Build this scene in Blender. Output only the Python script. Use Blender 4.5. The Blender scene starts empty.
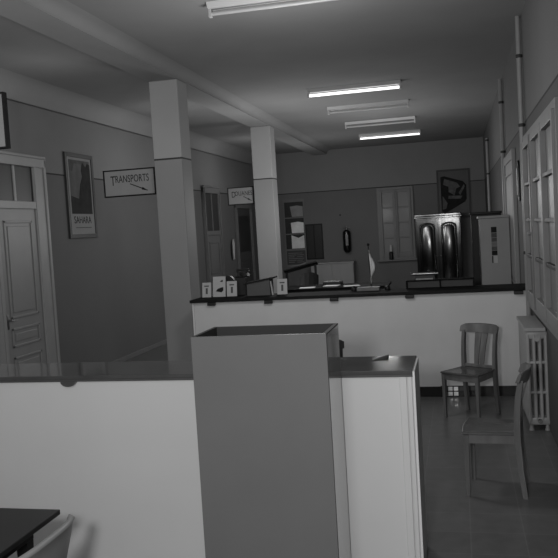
import bpy, bmesh, math, random
from mathutils import Vector, Matrix
random.seed(7)
PI = math.pi
scene = bpy.context.scene
COL = scene.collection

# ------------------------------------------------------------------ materials
def lin(v):
    v = v / 255.0
    return v / 12.92 if v <= .04045 else ((v + .055) / 1.055) ** 2.4

MATS = {}
def mat(name, g, rough=.6, var=.06, scale=6.0, spec=.4, metal=0.0, coat=0.0, bump=0.0, emit=0.0, stretch=(1, 1, 1)):
    """grey material: g = sRGB grey of the base colour, var = relative mottling"""
    if name in MATS: return MATS[name]
    m = bpy.data.materials.new(name); m.use_nodes = True
    nt = m.node_tree; b = nt.nodes['Principled BSDF']
    b.inputs['Roughness'].default_value = rough
    b.inputs['Metallic'].default_value = metal
    b.inputs['Specular IOR Level'].default_value = spec
    b.inputs['Coat Weight'].default_value = coat
    b.inputs['Coat Roughness'].default_value = .08
    tc = nt.nodes.new('ShaderNodeTexCoord'); mp = nt.nodes.new('ShaderNodeMapping')
    mp.inputs['Scale'].default_value = stretch
    nz = nt.nodes.new('ShaderNodeTexNoise'); nz.inputs['Scale'].default_value = scale; nz.inputs['Detail'].default_value = 5
    nt.links.new(tc.outputs['Object'], mp.inputs['Vector']); nt.links.new(mp.outputs['Vector'], nz.inputs['Vector'])
    rp = nt.nodes.new('ShaderNodeValToRGB')
    l = lin(g)
    rp.color_ramp.elements[0].position = .3; rp.color_ramp.elements[1].position = .7
    a, c = max(0, l * (1 - var)), min(1, l * (1 + var))
    rp.color_ramp.elements[0].color = (a, a, a, 1); rp.color_ramp.elements[1].color = (c, c, c, 1)
    nt.links.new(nz.outputs['Fac'], rp.inputs['Fac']); nt.links.new(rp.outputs['Color'], b.inputs['Base Color'])
    if bump:
        bp = nt.nodes.new('ShaderNodeBump'); bp.inputs['Strength'].default_value = bump; bp.inputs['Distance'].default_value = .01
        nt.links.new(nz.outputs['Fac'], bp.inputs['Height']); nt.links.new(bp.outputs['Normal'], b.inputs['Normal'])
    if emit:
        b.inputs['Emission Color'].default_value = (1, 1, 1, 1); b.inputs['Emission Strength'].default_value = emit
    MATS[name] = m
    return m

def two_tone(name, upper, lower, zline, line=45, rough=.7, spec=.3):
    """painted wall: lighter above a dark painted line, darker below (world height)"""
    m = bpy.data.materials.new(name); m.use_nodes = True
    nt = m.node_tree; b = nt.nodes['Principled BSDF']; N = nt.nodes.new; L = nt.links.new
    b.inputs['Roughness'].default_value = rough; b.inputs['Specular IOR Level'].default_value = spec
    geo = N('ShaderNodeNewGeometry'); sp = N('ShaderNodeSeparateXYZ'); L(geo.outputs['Position'], sp.inputs[0])
    nz = N('ShaderNodeTexNoise'); nz.inputs['Scale'].default_value = 1.3; nz.inputs['Detail'].default_value = 6
    L(geo.outputs['Position'], nz.inputs['Vector'])
    gt = N('ShaderNodeMath'); gt.operation = 'GREATER_THAN'; gt.inputs[1].default_value = zline; L(sp.outputs['Z'], gt.inputs[0])
    mx = N('ShaderNodeMix'); mx.data_type = 'RGBA'
    lo, up, ln = lin(lower), lin(upper), lin(line)
    mx.inputs[6].default_value = (lo, lo, lo, 1); mx.inputs[7].default_value = (up, up, up, 1); L(gt.outputs[0], mx.inputs[0])
    cp = N('ShaderNodeMath'); cp.operation = 'COMPARE'; cp.inputs[1].default_value = zline; cp.inputs[2].default_value = .011
    L(sp.outputs['Z'], cp.inputs[0])
    m2 = N('ShaderNodeMix'); m2.data_type = 'RGBA'; m2.inputs[7].default_value = (ln, ln, ln, 1)
    L(cp.outputs[0], m2.inputs[0]); L(mx.outputs[2], m2.inputs[6])
    rg = N('ShaderNodeMapRange'); rg.inputs[3].default_value = .9; rg.inputs[4].default_value = 1.1; L(nz.outputs['Fac'], rg.inputs[0])
    vm = N('ShaderNodeVectorMath'); vm.operation = 'SCALE'; L(m2.outputs[2], vm.inputs[0]); L(rg.outputs[0], vm.inputs['Scale'])
    L(vm.outputs[0], b.inputs['Base Color'])
    return m

def wood(name, g, rough=.4, spec=.5, var=.35, axis=(1, 1, .12), scale=14, coat=0.0):
    return mat(name, g, rough, var, scale, spec, 0, coat, .08, 0, axis)

def tile_floor(name, g):
    m = bpy.data.materials.new(name); m.use_nodes = True
    nt = m.node_tree; b = nt.nodes['Principled BSDF']; N = nt.nodes.new; L = nt.links.new
    tc = N('ShaderNodeTexCoord'); br = N('ShaderNodeTexBrick'); br.offset = 0
    br.inputs['Scale'].default_value = 1; br.inputs['Brick Width'].default_value = .33; br.inputs['Row Height'].default_value = .33
    br.inputs['Mortar Size'].default_value = .005; br.inputs['Mortar Smooth'].default_value = .5
    a = lin(g); c = lin(g * .94); d = lin(g * 1.1)
    br.inputs['Color1'].default_value = (a, a, a, 1); br.inputs['Color2'].default_value = (c, c, c, 1); br.inputs['Mortar'].default_value = (d, d, d, 1)
    L(tc.outputs['Object'], br.inputs['Vector'])
    nz = N('ShaderNodeTexNoise'); nz.inputs['Scale'].default_value = 9; nz.inputs['Detail'].default_value = 7; L(tc.outputs['Object'], nz.inputs['Vector'])
    rg = N('ShaderNodeMapRange'); rg.inputs[3].default_value = .75; rg.inputs[4].default_value = 1.25; L(nz.outputs['Fac'], rg.inputs[0])
    vm = N('ShaderNodeVectorMath'); vm.operation = 'SCALE'; L(br.outputs['Color'], vm.inputs[0]); L(rg.outputs[0], vm.inputs['Scale'])
    L(vm.outputs[0], b.inputs['Base Color'])
    b.inputs['Roughness'].default_value = .33; b.inputs['Specular IOR Level'].default_value = .4
    return m

def curtain_pane(name, g, scale=18, dark=.6):
    """window pane with a net curtain drawn behind the glass"""
    m = bpy.data.materials.new(name); m.use_nodes = True
    nt = m.node_tree; b = nt.nodes['Principled BSDF']; N = nt.nodes.new; L = nt.links.new
    tc = N('ShaderNodeTexCoord'); wv = N('ShaderNodeTexWave'); wv.bands_direction = 'X'
    wv.inputs['Scale'].default_value = scale; wv.inputs['Distortion'].default_value = 2.5; wv.inputs['Detail'].default_value = 2
    mp = N('ShaderNodeMapping'); mp.inputs['Scale'].default_value = (1, 1, .15)
    L(tc.outputs['Object'], mp.inputs[0]); L(mp.outputs[0], wv.inputs[0])
    rp = N('ShaderNodeValToRGB'); a = lin(g) * dark; c = lin(g)
    rp.color_ramp.elements[0].color = (a, a, a, 1); rp.color_ramp.elements[1].color = (c, c, c, 1)
    L(wv.outputs['Fac'], rp.inputs[0]); L(rp.outputs[0], b.inputs['Base Color'])
    b.inputs['Roughness'].default_value = .45; b.inputs['Coat Weight'].default_value = .05; b.inputs['Coat Roughness'].default_value = .1
    return m

# ------------------------------------------------------------------ mesh helper
class MB:
    def __init__(self): self.bm = bmesh.new()
    def box(self, x0, x1, y0, y1, z0, z1, bev=0.0, M=None, seg=2):
        ret = bmesh.ops.create_cube(self.bm, size=1.0); vs = ret['verts']
        for v in vs:
            v.co = Vector(((x0 + x1) / 2 + v.co.x * (x1 - x0), (y0 + y1) / 2 + v.co.y * (y1 - y0), (z0 + z1) / 2 + v.co.z * (z1 - z0)))
        if bev > 0:
            es = list({e for v in vs for e in v.link_edges})
            r = bmesh.ops.bevel(self.bm, geom=es, offset=bev, segments=seg, affect='EDGES', profile=.5)
            vs = list({v for f in r['faces'] for v in f.verts} | {v for v in vs if v.is_valid})
        if M is not None:
            for v in vs: v.co = M @ v.co
        return self
    def loft(self, rings, cap=True, closed=True):
        R = [[self.bm.verts.new(p) for p in r] for r in rings]
        n = len(R[0])
        for a, b in zip(R, R[1:]):
            for i in range(n if closed else n - 1):
                j = (i + 1) % n
                self.bm.faces.new((a[i], a[j], b[j], b[i]))
        if cap and closed:
            self.bm.faces.new(list(reversed(R[0]))); self.bm.faces.new(R[-1])
        return self
    def lathe(self, prof, n=20, c=(0, 0, 0), axis='Z'):
        rings = []
        for r, h in prof:
            ring = []
            for i in range(n):
                a = 2 * PI * i / n; u, v = r * math.cos(a), r * math.sin(a)
                p = {'Z': (u, v, h), 'X': (h, u, v), 'Y': (u, -h, v)}[axis]
                ring.append((c[0] + p[0], c[1] + p[1], c[2] + p[2]))
            rings.append(ring)
        return self.loft(rings)
    def tube(self, pts, r, n=10):
        pts = [Vector(p) for p in pts]; rings = []
        for i, p in enumerate(pts):
            d = (pts[min(i + 1, len(pts) - 1)] - pts[max(i - 1, 0)]).normalized()
            up = Vector((0, 0, 1)) if abs(d.z) < .9 else Vector((1, 0, 0))
            s = d.cross(up).normalized(); t = s.cross(d)
            rings.append([p + r * (math.cos(2 * PI * k / n) * s + math.sin(2 * PI * k / n) * t) for k in range(n)])
        return self.loft(rings)
    def prism(self, poly, y0, y1):
        """polygon given in x,z extruded along y"""
        return self.loft([[(x, y0, z) for x, z in poly], [(x, y1, z) for x, z in poly]])
    def build(self, name, m, parent=None, loc=None, rz=0, smooth=False):
        bmesh.ops.recalc_face_normals(self.bm, faces=self.bm.faces)
        me = bpy.data.meshes.new(name); self.bm.to_mesh(me); self.bm.free()
        if smooth:
            for p in me.polygons: p.use_smooth = True
            me.set_sharp_from_angle(angle=math.radians(40))
        me.materials.append(m)
        o = bpy.data.objects.new(name, me); COL.objects.link(o)
        if parent: o.parent = parent
        if loc: o.location = loc
        if rz: o.rotation_euler.z = rz
        return o

def tag(o, label, cat, group=None, kind=None):
    o['label'] = label; o['category'] = cat
    if group: o['group'] = group
    if kind: o['kind'] = kind
    return o
def empty(name, loc, rz=0, label=None, cat=None, group=None, kind=None):
    o = bpy.data.objects.new(name, None); COL.objects.link(o)
    o.location = loc; o.rotation_euler.z = rz; o.empty_display_size = .1
    return tag(o, label, cat, group, kind) if label else o
def copy_tree(o, parent=None):
    c = o.copy(); COL.objects.link(c)
    if parent: c.parent = parent
    for ch in list(o.children): copy_tree(ch, c)
    return c
def lettering(text, height, m, parent, loc, sx=1.0, name='lettering', align='CENTER', space=1.0):
    cu = bpy.data.curves.new('text_curve', 'FONT'); cu.body = text; cu.size = 1; cu.align_x = align; cu.extrude = .01; cu.space_character = space
    t = bpy.data.objects.new('text_tmp', cu); COL.objects.link(t)
    dg = bpy.context.evaluated_depsgraph_get(); me = bpy.data.meshes.new_from_object(t.evaluated_get(dg))
    bpy.data.objects.remove(t)
    k = height / .7
    me.transform(Matrix.Rotation(PI / 2, 4, 'X') @ Matrix.Diagonal((k * sx, k, .15, 1)))
    me.materials.clear(); me.materials.append(m)
    o = bpy.data.objects.new(name, me); COL.objects.link(o); o.parent = parent; o.location = loc
    return o

# ------------------------------------------------------------------ dimensions
XL, XR, YB, ZC = -5.45, .76, 21.07, 4.12
ZP = 3.0
Y0 = -2.5
m_wall = two_tone('painted wall', 128, 108, ZP)
m_wall_l = two_tone('painted corridor wall', 126, 104, 2.97)
m_wall_r = two_tone('painted window wall', 106, 82, ZP)
m_col = two_tone('painted column', 172, 150, ZP, 60)
m_ceil = mat('ceiling plaster', 142, .9, .05, 1.2, .1)
m_beam = mat('beam plaster', 150, .9, .04, 1.5, .1)
m_white = mat('white counter laminate', 208, .45, .02, 2, .4)
m_white2 = mat('white painted plaster front', 206, .55, .05, 2.2, .3)
m_top = mat('dark polished countertop', 76, .08, .15, 7, .6)
m_edge = mat('dark countertop edging', 78, .3, .12, 9, .5)
m_black = mat('black painted skirting', 26, .4, .1, 8)
m_dark = mat('dark varnished wood', 24, .42, .25, 10, .22)
m_grey = mat('light grey enamel', 150, .5, .04, 5)
m_doorp = mat('painted door grey', 116, .5, .05, 4)
m_metal = mat('dull metal', 120, .35, .08, 10, .5, .8)
m_blk = mat('black bakelite', 16, .5, .1, 8, .5)
m_paper = mat('cream card', 186, .8, .03, 9, .2)
m_ink = mat('dark printing ink', 40, .8, .2, 12, .1)
m_mid = mat('grey printing ink', 92, .8, .2, 12, .1)
m_chair = wood('stained chair wood', 102, .38, .45, .3)
m_seat = mat('polished chair seat', 84, .22, .2, 9, .5)
m_cream = mat('cream painted metal', 150, .5, .03, 4)

# ------------------------------------------------------------------ setting
def struct(mb, name, m, label, cat, smooth=False):
    return tag(mb.build(name, m, smooth=smooth), label, cat, None, 'structure')
struct(MB().box(XL - .2, XR + .3, Y0, YB + .2, -.12, 0), 'floor', tile_floor('floor tiles', 100), 'dark tiled floor of the hall', 'floor')
struct(MB().box(XL - .2, XR + .3, Y0, YB + .2, ZC, ZC + .15), 'ceiling', m_ceil, 'plain grey plaster ceiling', 'ceiling')
struct(MB().box(XL - .2, XL, Y0, YB + .2, 0, ZC), 'wall_left', m_wall_l, 'left corridor wall painted in two greys', 'wall')
struct(MB().box(XR, XR + .3, Y0, YB + .2, 0, ZC), 'wall_right', m_wall_r, 'right hand wall with the windows', 'wall')
struct(MB().box(XL, XR, YB, YB + .2, 0, ZC), 'wall_back', m_wall, 'far end wall painted in two greys', 'wall')
struct(MB().box(XL, XL + .03, 9.75, YB, 0, .08, .006), 'baseboard_left', m_doorp, 'low skirting along the corridor wall', 'baseboard')
# cove between left wall and ceiling
cove = MB(); prof = [(0, 3.86)] + [(.26 * (1 - math.cos(t)), 3.86 + .26 * math.sin(t)) for t in [PI / 2 * i / 6 for i in range(1, 7)]] + [(0, ZC)]
cove.loft([[(XL + x, y, z) for x, z in prof] for y in (Y0, YB)])
struct(cove, 'trim_1', m_beam, 'rounded cornice above the corridor wall', 'cornice', True)
struct(MB().box(XL, XL + .012, Y0, YB, 3.845, 3.862), 'trim_2', m_edge, 'thin dark moulding under the rounded cornice', 'moulding')
XC, XD = -3.383, -3.766
bm_ = MB().box(XD, XC, Y0, YB, 4.0, ZC)
struct(bm_, 'ceiling_beam', m_beam, 'long ceiling beam carried by the two columns', 'beam')
cv = MB(); pf = [(0, 4.02)] + [(.14 * (1 - math.cos(t)), 4.02 + .10 * math.sin(t)) for t in [PI / 2 * i / 5 for i in range(1, 6)]] + [(0, ZC)]
cv.loft([[(XC + x, y, z) for x, z in pf] for y in (Y0, YB)])
struct(cv, 'trim_3', m_beam, 'rounded fillet along the hall side of the beam', 'cornice', True)
for y, lab in ((9.406, 'nearer square painted column beside the hanging TRANSPORTS sign'), (14.398, 'farther square painted column standing behind the long back counter')):
    tag(MB().box(XD, XC, y, y + .37, 0, 4.0, .012).build('column', m_col), lab, 'column', 'square columns under the beam', 'structure')

# ------------------------------------------------------------------ doors
def door(name, w, h, transom, loc, rz, label, m=m_doorp, glass_top=False, handle=True, slim=False, jamb=.12, frame=m_doorp, panel=m_doorp):
    r = empty(name, loc, rz, label, 'door', None, 'structure')
    f = MB(); J = jamb
    for s in (0, 1):
        x = s * (w - J)
        f.box(x, x + J, -.05, 0, 0, h, .008)
        if not slim: f.box(x + .015 + (J - .08) * s, x + .065 + (J - .08) * s, -.07, -.05, 0, h - .01, .006)
        if J > .2: f.box(x + (J - .06) * (1 - s), x + (J - .06) * (1 - s) + .06, -.06, -.05, 0, h - .06, .005)
    if not slim: f.box(0, w, -.07, 0, h - .12, h, .01).box(-.01, w, -.07, 0, h, h + .04, .01)
    else: f.box(J, w - J, -.045, 0, h - .12, h, .006)
    if transom: f.box(J, w - J, -.055, 0, h - .12 - transom - .1, h - .12 - transom, .008)
    f.build('door_frame', frame, r)
    top = h - .12 - (transom + .1 if transom else 0)
    if transom:
        MB().box(J, w - J, -.02, 0, top + .1, h - .12).build('transom_pane', mat('dark transom glass', 56, .45, .1, 3), r)
        MB().box(w / 2 - .02, w / 2 + .02, -.035, -.0201, top + .1, h - .12).build('glazing_bar', frame, r)
    lf = MB().box(J, w - J, -.03, 0, .01, top)
    lf.build('door_leaf', panel, r)
    a, b = J, w - J
    if glass_top:
        MB().box(a + .14, b - .14, -.036, -.0301, 1.5, top - .2).build('door_pane', mat('dark door glass', 34, .4, .1, 3), r)
        pz = [(.15, 1.3)]
    else:
        pz = [(.15, .62), (.74, .98), (1.1, top - .15)]
    for z0, z1 in pz:
        p = MB()
        x0, x1 = a + .13, b - .13
        for bx in ((x0, x1, z0, z0 + .03), (x0, x1, z1 - .03, z1), (x0, x0 + .03, z0, z1), (x1 - .03, x1, z0, z1)):
            p.box(bx[0], bx[1], -.045, -.03, bx[2], bx[3], .005)
        p.box(x0 + .07, x1 - .07, -.04, -.03, z0 + .07, z1 - .07, .006)
        p.build('panel_moulding', panel, r)
    if handle:
        MB().box(a + .04, a + .075, -.04, -.03, .98, 1.16, .003).tube([(a + .057, -.03, 1.09), (a + .057, -.085, 1.09), (a + .15, -.09, 1.085)], .009).build('door_handle', m_metal, r, smooth=True)
    return r
m_doorl = mat('left door paint', 138, .45, .04, 4)
door('door_1', 1.5, 3.14, .45, (XL, 8.05, 0), PI / 2, 'panelled grey door with a transom pane left of the framed poster', jamb=.3, panel=m_doorl, frame=mat('left door frame paint', 150, .45, .04, 4))
door('door_2', 1.2, 3.05, .85, (XL, 16.25, 0), PI / 2, 'far grey door in the corridor wall with a tall transom', handle=False)
door('door_3', 1.5, 2.75, 0, (XL, 18.75, 0), PI / 2, 'farthest corridor door with dark glass in its upper half', glass_top=True, handle=False, panel=mat('worn dark door', 74, .5, .1, 4))
m_d4 = mat('pale window door', 132, .5, .08, 6, .4, 0, 0, 0, 0, (1, 1, .1))
door('door_4', 1.75, 2.86, 0, (XR, 12.0, 0), -PI / 2, 'pale full height door in the right wall beside the cream cabinet', slim=True, panel=m_d4, frame=m_d4)

# ------------------------------------------------------------------ windows
def casement(name, w, z0, z1, rows, loc, rz, label, mf, mp_, sill=.06, muntin=None, leaves=2, dp=1.0):
    r = empty(name, loc, rz, label, 'window', None, 'structure')
    f = MB(); t = .07
    f.box(0, t, -.06 * dp, 0, z0, z1, .004).box(w - t, w, -.06 * dp, 0, z0, z1, .004)
    f.box(t, w - t, -.06 * dp, 0, z1 - t, z1, .004).box(t, w - t, -.06 * dp, 0, z0, z0 + t, .004)
    f.build('window_frame', mf, r)
    if sill: MB().box(-.06, w + .06, -.06 * dp - sill, 0, z0 - .04, z0, .006).build('window_sill', mf, r)
    lw = (w - 2 * t) / leaves; u = .06
    for k_ in range(leaves):
        a, b = t + k_ * lw, t + (k_ + 1) * lw
        lf = MB()
        lf.box(a, a + u, -.09 * dp, -.02 * dp, z0 + t, z1 - t, .006).box(b - u, b, -.09 * dp, -.02 * dp, z0 + t, z1 - t, .006)
        lf.box(a + u, b - u, -.085 * dp, -.02 * dp, z0 + t, z0 + t + .12, .005).box(a + u, b - u, -.085 * dp, -.02 * dp, z1 - t - .07, z1 - t, .005)
        c = lf.build('casement', mf, r)
        h0, h1 = z0 + t + .12, z1 - t - .07
        MB().box(a + u, b - u, -.03 * dp, -.01 * dp, h0, h1).build('pane', mp_, c)
        g = MB()
        for k in range(1, rows):
            z = h0 + (h1 - h0) * k / rows
            g.box(a + u, b - u, -.075 * dp, -.03 * dp, z - .017, z + .017, .004)
        g.build('glazing_bar', muntin or mf, c)
    mid = t + lw
    MB().box(mid - .02, mid + .02, -.105 * dp, -.09 * dp, z0 + t, z1 - t, .004).lathe([(.0, 0), (.02, .005), (.02, .03), (.0, .036)], 12, (mid, -.105 * dp, (z0 + z1) / 2 - .1), 'Y').build('espagnolette', mf, r, smooth=True)
    return r
m_wf = mat('window frame paint', 122, .45, .06, 7)
m_wf2 = mat('dim window frame paint', 118, .5, .06, 7)
casement('window_1', 2.75, 1.03, 2.83, 4, (XR, 8.6, 0), -PI / 2, 'tall casement window above the radiator on the right wall', m_wf, curtain_pane('near window pane', 118, 9, .45), 0, mat('dark glazing bar', 40, .5, .1, 8), 3, .75)
casement('window_2', .97, 1.03, 2.98, 4, (-2.08, YB, 0), 0, 'casement window with net curtains in the far end wall', m_wf2, curtain_pane('far window pane', 122, 22, .72), .08, m_wf2)

# pipes on the right wall
pm = mat('painted pipe', 140, .4, .05, 8)
for (y, z0, z1, r_, lab) in ((8.74, 0, ZC, .026, 'pale vertical pipe beside the near casement window, nearest of the wall pipes'), (12.08, 0, 4.05, .03, 'pale vertical pipe above the edge of the pale right wall door'), (17.7, 0, 3.75, .03, 'farthest thin vertical pipe on the right wall near the end wall')):
    rt = empty('wall_pipe', (XR - r_ - .012, y, z0), 0, lab, 'pipe', 'vertical pipes on the right wall')
    MB().tube([(0, 0, 0), (0, 0, z1 - z0)], r_, 12).build('pipe', pm, rt, smooth=True)
    for z in (.5, 1.6, 2.97, 3.7):
        MB().lathe([(r_ + .004, -.018), (r_ + .009, -.01), (r_ + .009, .01), (r_ + .004, .018)], 14, (0, 0, z)).box(0, r_ + .012, -.012, .012, z - .012, z + .012).build('clamp', mat('dark clamp', 50), rt, smooth=True)

# ------------------------------------------------------------------ front counter
def front_counter(x0, x1, label, brackets, right_trim=False, mtop=None, depth=.46):
    r = empty('service_counter', ((x0 + x1) / 2, 4.29, 0), 0, label, 'counter', None)
    w = (x1 - x0) / 2
    MB().box(-w, w, 0, .04, 0, 1.148).build('front_panel', m_white, r)
    MB().box(-w, w, .04, .42, 0, .1).build('plinth', m_black, r)
    MB().box(-w, w, .04, .42, .7, .73).build('inner_shelf', m_dark, r)
    MB().box(-w, w, -.025, depth, 1.161, 1.185, .004).build('countertop', mtop or m_top, r)
    MB().box(-w, w, -.02, depth - .03, 1.148, 1.161).build('edge_strip', m_edge, r)
    for x in brackets:
        b = MB(); n = 8; cx = x - (x0 + x1) / 2
        b.loft([[(cx + .05 * math.cos(PI * i / n), y, 1.148 - .03 * math.sin(PI * i / n)) for i in range(n + 1)] for y in (-.03, 0)])
        b.build('bracket', m_metal, r)
    if right_trim:
        tr = MB().box(w - .075, w - .035, -.012, 0, 0, 1.147, .004).box(w - .03, w - .006, -.016, 0, 0, 1.147, .004)
        tr.build('trim_board', m_white, r)
        MB().box(w - .001, w + .012, -.02, .42, 0, 1.178, .003).build('end_board', mat('white end board', 226, .4, .02, 3), r)
    return r
front_counter(-4.6, -.275, 'long white front counter with a polished dark top, running behind the tall grey box', [-2.37, -4.1], True)

# tall open box
bx = empty('tall_counter_box', (-1.03, 3.84, 0), 0, 'tall plain grey open-topped box standing in front of the counter', 'box')
mg = mat('grey box laminate', 110, .5, .04, 2.2, .25); mgs = mat('glossy grey box side', 112, .05, .03, 3, 1.0, 0, .8)
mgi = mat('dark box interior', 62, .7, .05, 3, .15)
MB().box(-.37, .358, 0, .02, 0, 1.463, .002).build('front_panel', mg, bx)
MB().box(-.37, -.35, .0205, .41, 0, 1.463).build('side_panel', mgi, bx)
MB().box(.338, .358, .0205, .41, 0, 1.455).build('side_panel', mgs, bx)['label'] = 'glossy reflecting side'
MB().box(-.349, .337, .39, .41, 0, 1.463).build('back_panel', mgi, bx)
MB().box(.338, .358, .0205, .41, 1.4551, 1.463).build('rim_strip', mat('matt rim', 112, .8, .04, 3, .05), bx)
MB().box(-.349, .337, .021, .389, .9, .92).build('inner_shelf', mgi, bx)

# leaflet on the counter
lf = MB(); lf.loft([[(0, 0, 0), (.09, .02, 0), (.09, .1, .0), (.0, .08, 0)], [(0, 0, .002), (.08, .015, .002), (.09, .1, .018), (.0, .08, .002)]])
tag(lf.build('leaflet', m_dark, loc=(-.53, 4.6, 1.185)), 'small dark leaflet with a curled corner on the narrow front counter', 'leaflet')

# ------------------------------------------------------------------ back counter
bc = empty('long_counter', (-1.2, 8.87, 0), 0, 'long white counter with a dark top across the hall behind the chairs', 'counter')
MB().box(-1.96, 1.955, 0, .06, 0, 1.18).build('front_panel', m_white2, bc)
MB().box(-1.985, -1.962, -.01, .45, 0, 1.18, .004).build('end_board', mat('pale end board', 214, .5, .02, 3), bc)
MB().box(-1.96, 1.955, -.015, -.0005, 0, .115, .003).build('skirting', m_black, bc)
MB().box(-2.0, 1.955, -.05, .5, 1.181, 1.216, .006).build('countertop', mat('dark back countertop', 38, .85, .2, 7, .05), bc)
for px in (-1.73, -1.02, -.23, .64, 1.83):
    MB().box(px - .05, px + .05, -.045, -.0005, 1.14, 1.18, .008).build('bracket', m_blk, bc)
# glossy tile grille at the foot of that counter
gr = empty('floor_grille', (-.06, 8.853, 0), 0, 'small bright tiled grille at the counter foot behind the rear chair', 'grille')
MB().box(-.2, .2, -.012, 0, 0, .125, .002).build('grille_frame', m_black, gr)
msq = mat('shiny grille tile', 245, .12, .25, 20, .8)
for i in range(6):
    for j in range(2):
        if i > 2 and j == 0 and i % 2: continue
        x = -.18 + i * .062; z = .012 + j * .058
        MB().box(x, x + .05, -.018, -.0125, z, z + .046, .003).build('tile', msq if i < 3 else m_mid, gr)

# ------------------------------------------------------------------ wooden chairs
def make_chair(loc, rz, label, m_chair=m_chair, m_seat=m_seat):
    r = empty('wooden_chair', loc, rz, label, 'chair', 'wooden chairs by the long counter')
    hs, fw, bw, d = .475, .215, .175, .19     # front at -y
    st = MB(); n = 10
    out = [(-fw, -d), (fw, -d), (bw + .01, d), (-bw - .01, d)]
    def ring(z, k):
        pts = []
        for i in range(4):
            a, b = Vector(out[i]), Vector(out[(i + 1) % 4])
            for t in range(n):
                u = t / n; p = a.lerp(b, u) * k
                if i == 0: p.y -= .018 * math.sin(PI * u)
                pts.append((p.x, p.y, z))
        return pts
    st.loft([ring(hs - .022, .97), ring(hs - .016, 1.02), ring(hs - .004, 1.02), ring(hs, .985), ring(hs - .006, .9), ring(hs - .012, .6)])
    st.build('seat', m_seat, r, smooth=True)
    ap = MB()
    ap.box(-fw + .02, fw - .02, -d + .008, -d + .03, hs - .085, hs - .023, .003)
    ap.box(-bw + .02, bw - .02, d - .03, d - .008, hs - .085, hs - .023, .003)
    for s in (-1, 1):
        x0, x1 = s * (fw - .012), s * (bw - .006)
        ap.loft([[(x0 - s * .02, -d + .02, hs - .085), (x0, -d + .02, hs - .085), (x0, -d + .02, hs - .023), (x0 - s * .02, -d + .02, hs - .023)],
                 [(x1 - s * .02, d - .02, hs - .085), (x1, d - .02, hs - .085), (x1, d - .02, hs - .023), (x1 - s * .02, d - .02, hs - .023)]])
    ap.build('apron', m_chair, r)
    def sq(cx, cy, z, a, b): return [(cx - a, cy - b, z), (cx + a, cy - b, z), (cx + a, cy + b, z), (cx - a, cy + b, z)]
    for s in (-1, 1):
        MB().loft([sq(s * (fw - .022), -d + .02, 0, .013, .013), sq(s * (fw - .022), -d + .02, .3, .017, .017), sq(s * (fw - .022), -d + .02, hs - .023, .019, .019)]).build('leg', m_chair, r)
    for s in (-1, 1):
        path = [(0, .04, .016, .017), (.2, .016, .018, .019), (.42, .0, .019, .022), (.5, .0, .019, .022), (.62, .004, .018, .021), (.74, .015, .017, .02), (.85, .035, .018, .019)]
        MB().loft([sq(s * (bw + .004 + .012 * max(0, z - .45) ), d - .005 + y, z, a, b) for z, y, a, b in path]).build('leg', m_chair, r, smooth=False)['label'] = 'rear leg rising into the back post'
    cr = MB(); rings = []
    for i in range(13):
        t = -1 + 2 * i / 12; x = t * .218; y = d + .078 - .05 * (t * t) * -1 - .02
        zt = .912 - .008 * t * t - (.014 if abs(t) > .95 else 0); zb = .825 + (.012 if abs(t) > .95 else 0)
        y = d + .008 + .062 * (1 - t * t)
        rings.append([(x, y - .013, zb), (x, y + .013, zb), (x, y + .032, zt), (x, y + .026, zt + .006), (x, y + .008, zt)])
    cr.loft(rings); cr.build('crest_rail', m_chair, r, smooth=True)
    for s in (-1, 1):
        sp = MB(); rr = []
        for i in range(8):
            u = i / 7; z = hs + .01 + u * (.84 - hs - .01); y = d - .005 + .08 * u ** 1.5; w = .024 + .012 * u
            c = s * (.03 + .008 * u)
            rr.append([(c - w, y - .006, z), (c + w, y - .006, z), (c + w, y + .006, z), (c - w, y + .006, z)])
        sp.loft(rr); sp.build('splat', m_chair, r)
    MB().box(-bw + .01, bw - .01, d - .016, d + .006, hs, hs + .03, .004).build('lower_rail', m_chair, r)
    return r
ch = make_chair((.06, 7.95, 0), math.radians(-33), 'wooden chair facing forward against the long white counter, slatted back visible')
c2 = copy_tree(ch); c2.location = (.19, 5.79, 0); c2.rotation_euler.z = math.radians(-97); c2['label'] = 'nearer wooden chair seen side on beside the radiator'
make_chair((-1.3, 7.06, 0), math.radians(6), 'dark chair mostly hidden behind the tall grey box, back corner showing', m_dark, m_dark)

# ------------------------------------------------------------------ radiator
rd = empty('radiator', (.67, 7.42, 0), 0, 'pale cast iron column radiator under the right hand window', 'radiator')
mr = mat('radiator enamel', 158, .4, .04, 9)
s0 = None
for k in range(10):
    if s0 is None:
        sec = MB(); xs = (-.078, -.026, .026, .078)
        for x in xs:
            sec.loft([[(x + .0195 * math.cos(2 * PI * i / 10), .036 * math.sin(2 * PI * i / 10), z) for i in range(10)] for z in (.1, .9)])
        for z, h in ((.09, .035), (.36, .016), (.64, .016), (.895, .035)):
            sec.box(-.096, .096, -.03, .03, z - h, z + h, .012)
        sec.lathe([(.0, -.047), (.022, -.047), (.022, .047), (.0, .047)], 12, (0, 0, .86), 'Y')
        s0 = sec.build('section', mr, rd, smooth=True); o = s0
    else:
        o = s0.copy(); COL.objects.link(o); o.parent = rd
    o.location = (0, k * .092, 0)
for y in (0, 9 * .092):
    for x in (-.07, .07):
        MB().lathe([(.024, 0), (.018, .03), (.016, .06)], 10, (x, y, 0)).build('foot', mr, rd, smooth=True)
MB().box(-.11, .08, -.05, .9, .932, .965, .006).build('top_shelf', mr, rd)
MB().lathe([(.0, -.02), (.02, -.02), (.02, .02), (0, .02)], 12, (.0, -.062, .1), 'Y').build('valve_cap', m_metal, rd, smooth=True)

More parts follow.
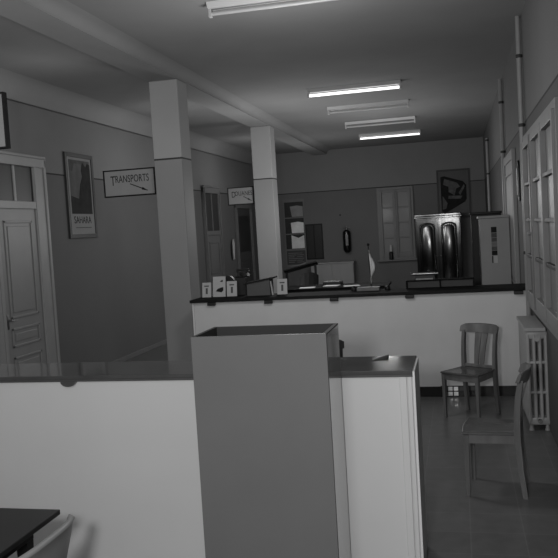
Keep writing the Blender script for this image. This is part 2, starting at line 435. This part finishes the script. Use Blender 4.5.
# ------------------------------------------------------------------ fluorescent fixtures
m_tray = mat('fixture enamel', 190, .5, .03, 5)
m_tube = mat('unlit tube', 180, .3, .02, 5)
m_lit = mat('lit tube', 240, .3, .0, 5, emit=1.7)
def fixture(y, lit, label):
    r = empty('fluorescent_fixture', (-1.43, y, 4.12), 0, label, 'ceiling light', 'fluorescent battens along the ceiling')
    L = .71
    t = MB(); pr = [(-.085, -.002), (.085, -.002), (.05, -.05), (-.05, -.05)]
    t.loft([[(x, y_, z) for y_, z in pr] for x in (-L, L)]); t.build('tray', m_tray, r)
    MB().lathe([(.0, -L + .02), (.02, -L + .025), (.02, L - .025), (.0, L - .02)], 14, (0, 0, -.092), 'X').build('tube', m_lit if lit else m_tube, r, smooth=True)
    for s in (-1, 1):
        MB().box(s * (L - .012) - .014, s * (L - .012) + .014, -.026, .026, -.125, -.048, .004).build('tube_holder', m_tray, r)
fixture(6.95, False, 'nearest unlit fluorescent fixture at the top of the photo')
fixture(11.8, True, 'brightly lit fluorescent fixture, the nearer of the two that shine')
fixture(13.7, False, 'unlit fluorescent fixture just beyond the nearer lit one')
fixture(15.9, False, 'unlit fluorescent fixture just before the farthest lit one')
fixture(18.23, True, 'farthest fluorescent fixture, small and lit, near the end wall')

# ------------------------------------------------------------------ hanging signs
m_signf = mat('sign face', 150, .6, .04, 6, .2); m_ink2 = mat('sign paint', 30, .7, .1, 9)
def sign(loc, w, h, text, label, arrow, th=.1, sx=.85, rods=None, drop=0):
    r = empty('hanging_sign', loc, 0, label, 'sign', 'signs hung across the corridor')
    MB().box(0, w, -.02, .02, 0, h, .003).build('board', m_signf, r)
    f = MB(); t = .016
    f.box(-t, w + t, -.03, .03, -t, 0).box(-t, w + t, -.03, .03, h, h + t).box(-t, 0, -.03, .03, 0, h).box(w, w + t, -.03, .03, 0, h)
    f.build('sign_frame', m_ink, r)
    if text:
        first = lettering(text[0], th * 1.35, m_ink2, r, (w * .12, -.022, h * .52 - th * .35), sx, 'lettering', 'LEFT')
        lettering(text[1:], th, m_ink2, r, (w * .12 + th * 1.35 * sx * .82, -.022, h * .52), sx, 'lettering', 'LEFT', 1.05)
    if arrow:
        a = MB(); (ax, az), (bx_, bz) = arrow
        d = Vector((bx_ - ax, bz - az)).normalized(); p = Vector((-d.y, d.x)) * .006
        a.prism([(ax + p.x, az + p.y), (ax - p.x, az - p.y), (bx_ - p.x, bz - p.y), (bx_ + p.x, bz + p.y)], -.024, -.021)
        q = p * 3
        a.prism([(bx_, bz), (bx_ - d.x * .08 + q.x, bz - d.y * .08 + q.y), (bx_ - d.x * .08 - q.x, bz - d.y * .08 - q.y)], -.024, -.021)
        a.build('arrow', m_ink2, r)
    if rods == 'side':
        for z in (h * .25, h * .75): MB().box(w + t, w + .06, -.01, .01, z - .012, z + .012).build('wall_bracket', m_ink, r)
    elif rods:
        for x in (w * .15, w * .85): MB().tube([(x, 0, h + t), (x, 0, h + rods)], .008, 8).build('hanger_rod', m_ink, r)
    return r
sign((-4.535, 9.56, 2.585), .70, .325, 'TRANSPORTS', 'white hanging sign reading TRANSPORTS beside the nearer column', ((.36, .145), (.6, .045)), .095, .62, 'side')
sign((-4.32, 14.56, 2.56), .49, .31, 'DOUANES', 'smaller dim white sign hanging beside the farther column', ((.3, .14), (.46, .05)), .085, .72, 'side')
sign((-4.62, 6.3, 2.9), .70, .47, '', 'white hanging sign cut by the left edge, above the near corridor door', None, rods=1.2)

# ------------------------------------------------------------------ pictures on walls
def framed(name, w, h, loc, rz, label, cat, fm, pm_, t=.04, d=.03):
    r = empty(name, loc, rz, label, cat)
    f = MB()
    f.box(0, t, -d, 0, 0, h, .004).box(w - t, w, -d, 0, 0, h, .004).box(t, w - t, -d, 0, h - t, h, .004).box(t, w - t, -d, 0, 0, t, .004)
    f.build('picture_frame', fm, r)
    MB().box(t, w - t, -d + .012, 0, t, h - t).build('print', pm_, r)
    return r
m_pf = mat('grey picture frame', 52, .5, .1, 8)
p1 = framed('travel_poster', .87, 1.25, (XL, 10.16, 2.06), PI / 2, 'tall framed travel poster of a dark cliff left of the TRANSPORTS sign', 'poster', m_pf, mat('poster paper', 128, .6, .04, 8), .06)
m_sky = mat('poster sky', 96, .7, .25, 5, .2); m_cliff = mat('poster cliff', 34, .7, .5, 9, .2)
MB().box(.12, .75, -.022, -.0185, .36, 1.15).build('picture', m_sky, p1)
MB().prism([(.12, .36), (.75, .36), (.75, 1.1), (.68, 1.12), (.62, 1.06), (.52, 1.13), (.47, 1.0), (.5, .92), (.42, .8), (.36, .58), (.12, .62)], -.026, -.0225).build('cliff_print', m_cliff, p1)
MB().prism([(.12, 1.0), (.2, .98), (.26, 1.1), (.6, 1.1), (.6, 1.15), (.12, 1.15)], -.025, -.0223).build('cloud_print', m_mid, p1)
lettering('SAHARA', .105, m_ink, p1, (.43, -.0185, .22), .95)
MB().box(.2, .7, -.0195, -.018, .15, .163).build('caption_line', m_mid, p1)

p2 = framed('framed_poster', .86, 1.29, (-.475, YB - .001, 2.05), 0, 'framed poster with a dark angular emblem above the armoire', 'poster', m_pf, mat('grey poster ground', 92, .7, .1, 5), .045)
MB().prism([(.1, .2), (.16, .14), (.24, .16), (.72, .42), (.76, .5), (.76, .86), (.68, .96), (.2, 1.12), (.1, 1.1)], -.025, -.018).build('emblem', m_ink, p2)
MB().prism([(.16, .9), (.3, .84), (.3, .7), (.45, .6), (.5, .78), (.6, .82), (.52, .93), (.2, 1.05)], -.029, -.0255).prism([(.28, .52), (.6, .5), (.66, .58), (.3, .6)], -.029, -.0255).prism([(.13, .24), (.22, .26), (.26, .4), (.14, .6)], -.029, -.0255).prism([(.6, .6), (.72, .82), (.7, .88), (.56, .66)], -.029, -.0255).build('emblem_highlight', mat('emblem grey', 80, .6, .4, 10), p2)

p3 = empty('photo_calendar', (-4.70, YB - .001, .96), 0, 'long wall chart of three photographs and a text panel right of the farther column', 'wall chart')
MB().box(0, .6, -.02, 0, 0, 1.88, .003).build('backing', mat('chart backing', 112, .6, .06, 8), p3)
for k, (z0, z1) in enumerate(((1.38, 1.8), (.93, 1.35), (.5, .9))):
    MB().box(.04, .57, -.026, -.0205, z0, z1).build('photograph', mat('dark photograph', 42, .6, .3, 14), p3)
    MB().prism([(.24 - .02 * k, z0 + .01), (.56, z0 + .01), (.56, z1 - .13 + .1 * (k == 2)), (.4, z1 - .1), (.2, z1 - .12 + .1 * (k == 2))], -.03, -.0265).build('bright_area', mat('bright photograph area', (112, 152, 150)[k], .6, .1, 6) if False else mat('bright photograph area %d' % k, (140, 235, 225)[k], .6, .12, 6), p3)
MB().box(.04, .57, -.026, -.0205, .06, .45).build('text_panel', mat('text panel', 66, .6, .1, 8), p3)
tl = MB()
for k in range(6): tl.box(.08, .25 + .05 * (k % 3), -.03, -.0265, .12 + k * .05, .14 + k * .05).box(.32, .52 - .04 * (k % 2), -.03, -.0265, .12 + k * .05, .135 + k * .05)
tl.build('text_lines', mat('pale print', 118, .7, .05, 8), p3)
MB().prism([(.06, .02), (.56, .02), (.56, .12), (.4, .06)], -.03, -.0265).build('page_corner', mat('pale page', 140, .7, .05, 8), p3)

p4 = framed('dark_picture', .48, .98, (-4.1, YB, 1.14), 0, 'plain dark notice board on the end wall right of the photo chart', 'board', m_dark, mat('dark board', 22, .4, .2, 9), .03)
MB().box(.225, .25, -.032, -.0185, .03, .95, .003).build('centre_bar', m_dark, p4)

# fire extinguisher
fx = empty('fire_extinguisher', (-2.94, YB - .13, 1.3), 0, 'black cylinder fire extinguisher hanging on the far end wall', 'fire extinguisher')
m_ext = mat('extinguisher enamel', 14, .2, .1, 6, .5)
MB().lathe([(.02, -.02), (.07, 0), (.105, .05), (.11, .1), (.11, .5), (.1, .56), (.05, .6), (.03, .61)], 20).build('cylinder', m_ext, fx, smooth=True)
MB().lathe([(.03, .61), (.03, .66), (.015, .67), (.015, .72)], 12).box(-.1, .1, -.012, .012, .655, .67, .004).build('valve', m_metal, fx, smooth=True)
MB().prism([(-.02, .18), (.05, .18), (.05, .48), (-.02, .48)], -.1155, -.1045).build('label_plate', mat('pale plate', 120, .4, .3, 20), fx)
MB().box(-.05, .05, .108, .13, .3, .36).box(-.05, .05, .108, .13, .08, .13).build('wall_bracket', m_metal, fx)

# small thing on the right wall
th = empty('wall_thermometer', (XR, 9.75, 2.18), -PI / 2, 'narrow dark wooden thermometer hanging on the right wall', 'thermometer')
MB().box(-.07, .07, -.022, 0, 0, .42, .01).lathe([(.0, 0), (.07, 0), (.07, .022), (0, .022)], 16, (0, 0, .42), 'Y').build('plate', m_dark, th)
MB().tube([(0, -.028, .07), (0, -.028, .4)], .008, 8).lathe([(0, 0), (.016, .01), (.012, .02), (0, .024)], 10, (0, -.018, .06), 'Y').build('glass_tube', m_metal, th, smooth=True)

# ------------------------------------------------------------------ furniture behind the counter
ar = empty('armoire', (-.48, YB - .35, 0), 0, 'dark varnished two-door armoire below the framed poster', 'armoire')
m_arm = mat('black varnish', 12, .12, .25, 7, .6, 0, .0, .15, 0, (1, 1, .25))
W = .59
MB().box(-W + .02, W - .02, -.26, .3, .1, 2.08, .006).build('carcass', m_arm, ar)
MB().box(-W - .02, W + .02, -.31, .3, 2.08, 2.13, .012).box(-W, W, -.29, .3, 2.13, 2.19, .015).build('cornice', m_arm, ar)
MB().box(-W, W, -.285, .3, .06, .12, .01).build('plinth', m_arm, ar)
for sx_ in (-1, 1):
    for y in (-.22, .24): MB().lathe([(.025, 0), (.045, .03), (.03, .06)], 12, (sx_ * (W - .08), y, 0)).build('foot', m_arm, ar, smooth=True)
def arch(x0, x1, z0, z1, n=10):
    r_ = (x1 - x0) / 2; h = .1
    return [(x0, z0), (x1, z0)] + [((x0 + x1) / 2 + r_ * math.cos(PI * i / n), z1 - h + h * math.sin(PI * i / n)) for i in range(n + 1)]
for s in (-1, 1):
    a, b = (-W + .05, -.008) if s < 0 else (.008, W - .05)
    dl = MB().box(a, b, -.29, -.261, .16, 2.05, .006).build('door', m_arm, ar)
    mo = MB(); R_ = []
    for k in range(7):
        q = PI * k / 6; ins = .065 + .025 * (1 - math.cos(q)); R_.append([(x, -.289 - .035 * math.sin(q), z) for x, z in arch(a + ins, b - ins, .24 + ins, 2.03 - ins)])
    mo.loft(R_, cap=False); mo.build('moulding', m_arm, dl, smooth=True)
    pn_ = MB(); rows = []
    for k in range(11):
        t = -1 + .2 * k; x = (a + b) / 2 + t * ((b - a) / 2 - .12); zt = 1.8 + .1 * math.sqrt(max(0, 1 - t * t)); y = -.3 - .005 * (1 - t * t)
        rows.append([(x, -.291, .365), (x, y + .006, .37), (x, y, .42), (x, y, zt - .05), (x, y + .006, zt), (x, -.291, zt + .005)])
    pn_.loft(rows); pn_.build('door_panel', m_arm, dl, smooth=True)
    MB().lathe([(.006, 0), (.006, .02), (.016, .03), (.012, .045), (0, .048)], 12, (-.05 * -s if s > 0 else -.05, -.29, 1.1), 'Y').build('knob', m_metal, dl, smooth=True)

cb = empty('cream_cabinet', (.52, 11.3, 0), 0, 'tall pale metal cabinet with a strip of small labels by the right wall', 'cabinet')
MB().box(-.205, .195, 0, .6, .06, 1.99, .008).build('carcass', m_dark, cb)
MB().box(-.23, .205, -.03, .6, 1.992, 2.03, .008).build('top_cornice', m_cream, cb)
MB().box(-.205, .195, .02, .58, 0, .06).build('plinth', m_dark, cb)
MB().box(-.205, .195, -.02, -.0005, .06, 1.99, .004).build('door', m_cream, cb)
for k, (z0, z1, mm) in enumerate(((1.79, 1.87, m_ink), (1.72, 1.785, m_mid), (1.66, 1.715, m_mid), (1.6, 1.655, mat('label grey', 112)), (1.54, 1.595, m_mid), (1.47, 1.535, m_ink), (1.36, 1.46, m_paper))):
    MB().box(-.055 if k < 6 else -.03, .02, -.024, -.0205, z0, z1).build('label_slip', mm, cb)
MB().box(-.055, -.042, -.024, -.0205, 1.36, 1.46).build('dark_slip', m_ink, cb)

dc = empty('dark_bookcase', (.48, 12.55, 0), 0, 'dark wooden bookcase standing just behind the pale cabinet', 'bookcase')
MB().box(-.26, .2, 0, .4, 0, 2.06, .006).build('carcass', m_dark, dc)
MB().box(-.28, .21, -.03, .4, 2.06, 2.1, .008).build('cornice', m_dark, dc)
MB().box(-.24, .18, -.02, -.001, .1, 2.0, .005).build('door', m_dark, dc)

lc = empty('low_cabinet', (-3.33, 20.55, 0), 0, 'low pale cupboard with a flat top under the fire extinguisher', 'cupboard')
m_lc = mat('pale cupboard paint', 150, .5, .04, 4)
MB().box(-.58, .58, 0, .5, .05, 1.02, .006).build('carcass', m_lc, lc)
MB().box(-.6, .6, -.03, .51, 1.02, 1.06, .006).build('top', m_lc, lc)
MB().box(-.57, .57, .03, .48, 0, .05).build('plinth', m_dark, lc)
for s in (-1, 1): MB().box(min(s * .01, s * .56), max(s * .01, s * .56), -.016, -.0005, .08, .99, .004).build('door', m_lc, lc)

# pale sideboard panel under the far window
def desk(x0, x1, y0, y1, h, label, m):
    r = empty('office_desk', ((x0 + x1) / 2, (y0 + y1) / 2, 0), 0, label, 'desk')
    w, d = (x1 - x0) / 2, (y1 - y0) / 2
    MB().box(-w, w, -d, d, h - .035, h, .005).build('desktop', m, r)
    MB().box(-w + .04, w - .04, -d + .03, -d + .05, .12, h - .036).build('modesty_panel', m_dark, r)
    for s in (-1, 1):
        MB().box(s * (w - .22) - .18, s * (w - .22) + .18, -d + .06, d - .04, 0, h - .036, .005).build('pedestal', m_dark, r)
    return r
m_desk = mat('matt dark desk', 26, .8, .2, 8, .05)
desk(-2.95, -1.15, 12.6, 13.45, 1.0, 'high dark desk covered with papers behind the long counter', m_desk)
for (x, y, rz, lab) in ((-2.5, 12.72, .1, 'leftmost white sheet lying on the high dark desk'), (-2.12, 12.95, -.15, 'middle pair of pages spread on the high dark desk'), (-1.75, 12.75, .25, 'rightmost white sheet on the high dark desk')):
    tag(MB().box(-.13, .13, -.1, .1, 0, .012, .002).build('paper_sheet', m_paper, loc=(x, y, 1.0), rz=rz), lab, 'paper', 'papers on the high desk')
tag(MB().box(-.16, .16, -.12, .12, 0, .06, .01).build('ledger', m_blk, loc=(-2.15, 13.28, 1.0)), 'thick black ledger lying at the back of the high dark desk', 'ledger')

# drawing board and its dark stand left of desk
db = empty('drawing_board', (-2.91, 14.2, 0), 0, 'dark slanted board on a stand in front of the photo chart', 'drawing board')
M_ = Matrix.Translation((0, 0, 1.3)) @ Matrix.Rotation(math.radians(-13), 4, 'Y') @ Matrix.Rotation(math.radians(-25), 4, 'X')
MB().box(-.33, .33, -.02, .02, -.008, .012, 0, M_).box(-.33, .33, -.01, .12, -.01, .006, 0, M_).build('board', m_dark, db)
MB().box(-.3, -.26, .05, .1, 0, 1.2, .005).box(.26, .3, .05, .1, 0, 1.32, .005).box(-.3, .3, .06, .09, .4, .45, .005).build('stand', m_dark, db)
# office chair next to it
oc = empty('office_chair', (-3.02, 15.3, 0), 0, 'dark high-backed office chair behind the slanted board', 'chair')
MB().box(-.22, .22, -.2, .22, .48, .54, .02).build('seat', m_dark, oc)
bk = MB(); bk.loft([[(x, .2 + .12 * u + .03 * (1 - (x / .2) ** 2) + dy, .54 + u * .56 - .06 * u * (x / .2) ** 2) for x in (-.2, -.1, 0, .1, .2)] for u in (0, .3, .6, 1) for dy in (0,)], closed=False)
bo = bk.build('backrest', m_dark, oc); sm = bo.modifiers.new('thick', 'SOLIDIFY'); sm.thickness = .03
for sx_ in (-1, 1):
    for y in (-.17, .19): MB().lathe([(.016, 0), (.022, .48)], 10, (sx_ * .19, y, 0)).build('leg', m_dark, oc)

# objects on the long back counter 
ZT = 1.216
def card(x, w, h, rz, label, art):
    r = empty('display_card', (x, 9.18, ZT), rz, label, 'card', 'display cards on the long counter')
    Mt = Matrix.Rotation(math.radians(-10), 4, 'X')
    MB().box(-w / 2, w / 2, -.004, .004, 0, h, 0, Mt).build('card_face', m_paper, r)
    MB().box(-.02, .02, .0, .006, 0, h * .8, 0, Matrix.Translation((0, h * .3, 0)) @ Matrix.Rotation(math.radians(12), 4, 'X')).build('easel_strut', m_mid, r)
    a = MB()
    if art == 'ship':
        for poly in ([(-.045, .07), (.03, .055), (.055, .08), (.055, .12), (.02, .115), (-.02, .1)], [(.01, .19), (.045, .185), (.05, .21), (.03, .205)]):
            n0 = [Mt @ Vector((x_, -.005, z_)) for x_, z_ in poly]; n1 = [Mt @ Vector((x_, -.007, z_)) for x_, z_ in poly]; a.loft([n0, n1])
    else:
        a.box(-.012, .014, -.007, -.005, h * .22, h * .62, 0, Mt).box(-.03, .03, -.007, -.005, h * .72, h * .8, 0, Mt)
    a.build('printed_motif', m_ink if art == 'ship' else m_mid, r)
card(-3.095, .115, .185, 0, 'leftmost small white display card on the long counter', 'a')
card(-2.93, .165, .255, -.02, 'largest white display card with a dark shape, between two smaller ones', 'ship')
card(-2.765, .13, .19, .05, 'small white display card right of the largest card', 'b')
card(-2.12, .125, .19, .04, 'small pale display card at the foot of the farther column', 'b')

# sloped writing box
wb = empty('sloped_desk_box', (-2.395, 9.14, ZT), 0, 'grey slope-topped box standing on the long counter', 'desk box')
m_wb = mat('worn grey box', 84, .5, .1, 8)
MB().prism([(-.16, 0), (.13, 0), (.13, .19), (-.16, .145)], 0, .2).build('body', m_wb, wb)
MB().prism([(-.2, .139), (.18, .202), (.18, .222), (-.2, .159)], -.02, .22).build('lid', m_dark, wb)
MB().prism([(.132, .17), (.15, .0), (.165, .0), (.142, .17)], .02, .06).build('hinged_stay', m_paper, wb)
bb = empty('black_file_box', (-2.655, 9.26, ZT), 0, 'black file box carrying the small telephone on the long counter', 'file box')
MB().box(-.075, .05, .0, .13, 0, .225, .006).build('body', m_blk, bb)
MB().box(-.08, .055, -.005, .135, .226, .24, .004).build('lid', m_dark, bb)
tp = empty('telephone', (-2.645, 9.325, ZT + .24), 0, 'small black telephone on top of the black file box', 'telephone')
MB().prism([(-.075, 0), (.075, 0), (.05, .06), (-.05, .06)], -.06, .06).build('base', m_blk, tp)
MB().box(-.085, .085, -.018, .018, .065, .09, .01).box(-.085, -.05, -.022, .022, .04, .07, .01).box(.05, .085, -.022, .022, .04, .07, .01).build('handset', m_blk, tp)
MB().lathe([(.03, 0), (.03, .006), (.012, .008), (.012, .002)], 16, (0, -.061, .03), 'Y').build('dial', m_dark, tp)
rl = empty('tape_roll', (-2.85, 9.33, ZT), 0, 'dark round tape roll behind the small display cards', 'roll')
MB().lathe([(.05, -.03), (.085, -.03), (.085, .03), (.05, .03)], 20, (0, 0, .17), 'Y').build('roll', m_blk, rl, smooth=True)
MB().box(-.06, .06, -.04, .04, 0, .09, .01).build('stand', m_blk, rl)

# pennant
pn = empty('table_pennant', (-1.03, 9.2, ZT), 0, 'white table pennant hanging on a thin upright pole', 'pennant')
MB().box(-.17, .1, -.05, .07, 0, .045, .006).build('base', mat('stone base', 104, .5, .15, 14), pn)
MB().tube([(.0, 0, .045), (-.012, 0, .53)], .006, 8).lathe([(.0, .53), (.016, .54), (.016, .56), (0, .572)], 10, (-.012, 0, 0)).build('pole', m_dark, pn, smooth=True)
fl = MB(); rows = []
for i in range(9):
    u = i / 8; z = .49 - .42 * u; w = .008 + .066 * math.sin(PI * min(1, u * 1.12) ** 1.2) if u < .9 else .02
    rows.append([(-.008 + .008 * u + w * t, .018 * math.sin(t * 6 + u * 2) - .012, z - .1 * t * (.4 - u)) for t in (0, .25, .5, .75, 1)])
fl.loft(rows, closed=False)
fo = fl.build('flag', mat('white cloth', 206, .8, .03, 9), pn, smooth=True)
fs = fo.modifiers.new('thick', 'SOLIDIFY'); fs.thickness = .003
for (x, lab) in ((-1.24, 'small black inkwell left of the pennant base'), (-.84, 'small black inkwell right of the pennant base')):
    tag(MB().lathe([(.03, 0), (.035, .01), (.03, .04), (.018, .05), (.018, .06), (0, .062)], 14).build('inkwell', m_blk, loc=(x, 9.22, ZT), smooth=True), lab, 'inkwell', 'inkwells by the pennant')

# raised dark tray + typewriter on right part of the counter
tr = empty('raised_shelf_unit', (-.25, 9.22, ZT), 0, 'long low dark shelf unit on the right part of the long counter', 'shelf')
MB().box(-.37, .42, -.01, .14, .085, .1, .003).build('shelf', m_desk, tr)
for x in (-.37, .02, .405): MB().box(x, x + .015, -.005, .14, 0, .084).build('upright', m_desk, tr)
MB().box(-.37, .42, .125, .14, 0, .084).build('back_board', mat('shelf back', 34, .4, .2, 9), tr)
ty = empty('typewriter', (-.4, 9.29, ZT + .1), 0, 'black typewriter with shiny metal parts on the low dark shelf', 'typewriter')
MB().prism([(-.12, 0), (.12, 0), (.11, .05), (-.11, .05)], -.06, .06).build('body', m_blk, ty)
MB().lathe([(0, -.16), (.012, -.16), (.012, -.135), (.018, -.13), (.018, .13), (.012, .135), (.012, .16), (0, .16)], 14, (0, .0, .068), 'X').build('carriage', mat('chrome', 150, .3, .05, 9, .5, 1.0), ty, smooth=True)
MB().box(-.1, .1, -.085, -.06, .002, .02, .004).build('keyboard', mat('key tops', 130, .3, .4, 60), ty)
MB().tube([(-.15, 0, .07), (-.16, -.04, .09)], .006, 8).lathe([(0, 0), (.014, .01), (0, .022)], 10, (.05, -.03, .095)).build('lever', MATS['chrome'], ty, smooth=True)

# statuette on far sill and towel in corridor
vs = empty('window_bottle', (-1.76, YB - .11, 1.03), 0, 'small dark bottle with a white top on the far window sill', 'bottle')
MB().lathe([(.05, 0), (.055, .02), (.055, .18), (.03, .22)], 14).build('body', m_blk, vs, smooth=True)
MB().lathe([(.03, .22), (.038, .24), (.03, .38), (.012, .4)], 14).build('white_top', m_paper, vs, smooth=True)
tw = MB(); rows = []
for i in range(8):
    u = i / 7; z = 1.85 - .5 * u; w = .05 + .05 * math.sin(PI * u)
    rows.append([(XL + .06 + .015 * math.sin(t * 9 + u * 3), 18.3 + w * 2.2 * (t - .5), z) for t in (0, .2, .4, .6, .8, 1)])
tw.loft(rows, closed=False)
to = tag(tw.build('towel', mat('pale towel', 190, .9, .05, 9), smooth=True), 'pale towel hanging on the far corridor wall between two doors', 'towel')
tm = to.modifiers.new('thick', 'SOLIDIFY'); tm.thickness = .01
tag(MB().lathe([(.012, 0), (.012, .06), (.02, .07), (0, .075)], 10, (0, 0, 0), 'Y').build('wall_hook', m_dark, loc=(-3.1, YB - .001, 2.32), smooth=True), 'tiny dark hook in the end wall above the extinguisher', 'hook')

# ------------------------------------------------------------------ near table and tub chair
tb = empty('writing_table', (-2.58, 2.72, 0), 0, 'dark topped table corner at the lower left edge', 'table')
MB().box(-.7, .7, -.5, .5, .725, .75, .004).build('tabletop', mat('dark table covering', 30, .45, .15, 8), tb)
MB().box(-.6, .6, -.42, .42, .64, .7245, .003).build('apron', m_dark, tb)
for sx_ in (-1, 1):
    for sy in (-1, 1):
        MB().loft([[(sx_ * .57 + a * s_, sy * .39 + b * s_, z) for a, b in ((-1, -1), (1, -1), (1, 1), (-1, 1))] for z, s_ in ((0, .018), (.64, .028))]).build('leg', m_dark, tb)
tc_ = empty('tub_chair', (-1.96, 2.9, 0), 0, 'pale moulded chair with a curved back beside the dark table', 'chair')
m_tub = mat('pale moulded shell', 138, .4, .08, 4)
sh = MB()
def tubr(z, out, ww):
    pts = []
    for i in range(25):
        t = -1 + 2 * i / 24
        pts.append((.105 + out + .085 * (1 - abs(t) ** 3.2), ww * t, z - .03 * abs(t) ** 4))
    return pts
sh.loft([tubr(.43, -.05, .27), tubr(.55, -.025, .30), tubr(.68, .0, .33), tubr(.735, .012, .335), tubr(.748, .022, .335)], closed=False)
so = sh.build('shell_back', m_tub, tc_, smooth=True); md = so.modifiers.new('thick', 'SOLIDIFY'); md.thickness = .024; md.offset = 0
MB().lathe([(.0, .40), (.2, .40), (.22, .42), (.2, .45), (0, .455)], 28, (-.08, 0, 0)).build('seat', m_dark, tc_, smooth=True)
for sx_ in (-.2, .08):
    for sy in (-1, 1): MB().lathe([(.014, 0), (.02, .42)], 12, (sx_, sy * .16, 0)).build('leg', m_dark, tc_, smooth=True)

# ------------------------------------------------------------------ light, world, camera
w = bpy.data.worlds.new('world'); scene.world = w; w.use_nodes = True
w.node_tree.nodes['Background'].inputs[0].default_value = (1, 1, 1, 1); w.node_tree.nodes['Background'].inputs[1].default_value = .5
def area(name, loc, rot, size, energy, sizey=None):
    l = bpy.data.lights.new(name, 'AREA'); l.energy = energy; l.size = size
    if sizey: l.shape = 'RECTANGLE'; l.size_y = sizey
    o = bpy.data.objects.new(name, l); COL.objects.link(o); o.location = loc; o.rotation_euler = rot
    return o
area('flash', (-.38, -.1, 2.2), (math.radians(88), 0, math.radians(10)), .22, 80)
def point_fill(name, loc, energy, r=.25):
    l = bpy.data.lights.new(name, 'POINT'); l.energy = energy; l.shadow_soft_size = r
    o = bpy.data.objects.new(name, l); COL.objects.link(o); o.location = loc
for x, y, z, e in ((-1.0, 0.2, 3.2, 75), (-1.4, 6.6, 2.9, 58), (-2.65, 12.6, 2.4, 64), (-1.4, 14.7, 2.45, 50), (-3.0, 18.0, 2.3, 30), (-4.6, 4.5, 2.6, 42), (-4.5, 8.2, 3.3, 6), (-4.5, 12.0, 3.3, 6), (-4.5, 17.0, 3.3, 7)):
    point_fill('fill_light', (x, y, z), e)  # added fill lights to even out the hall; no real fittings hang here

f, yaw, pit, rol = 770.078, .2302446, .0629234, .0595994
cy, sy_ = math.cos(yaw), math.sin(yaw)
fw_ = Vector((-sy_ * math.cos(pit), cy * math.cos(pit), -math.sin(pit)))
r0 = Vector((cy, sy_, 0)); d0 = fw_.cross(r0)
rr = math.cos(rol) * r0 + math.sin(rol) * d0; dd = -math.sin(rol) * r0 + math.cos(rol) * d0
cd = bpy.data.cameras.new('camera'); cam = bpy.data.objects.new('camera', cd); COL.objects.link(cam)
Mx = Matrix((rr, -dd, -fw_)).transposed().to_4x4(); Mx.translation = (0, 0, 2.0)
cam.matrix_world = Mx
cd.sensor_width = 36; cd.sensor_fit = 'HORIZONTAL'; cd.lens = f / 558 * 36; cd.clip_start = .05; cd.clip_end = 100
scene.camera = cam
scene.view_settings.view_transform = 'Standard'
scene.view_settings.look = 'None'
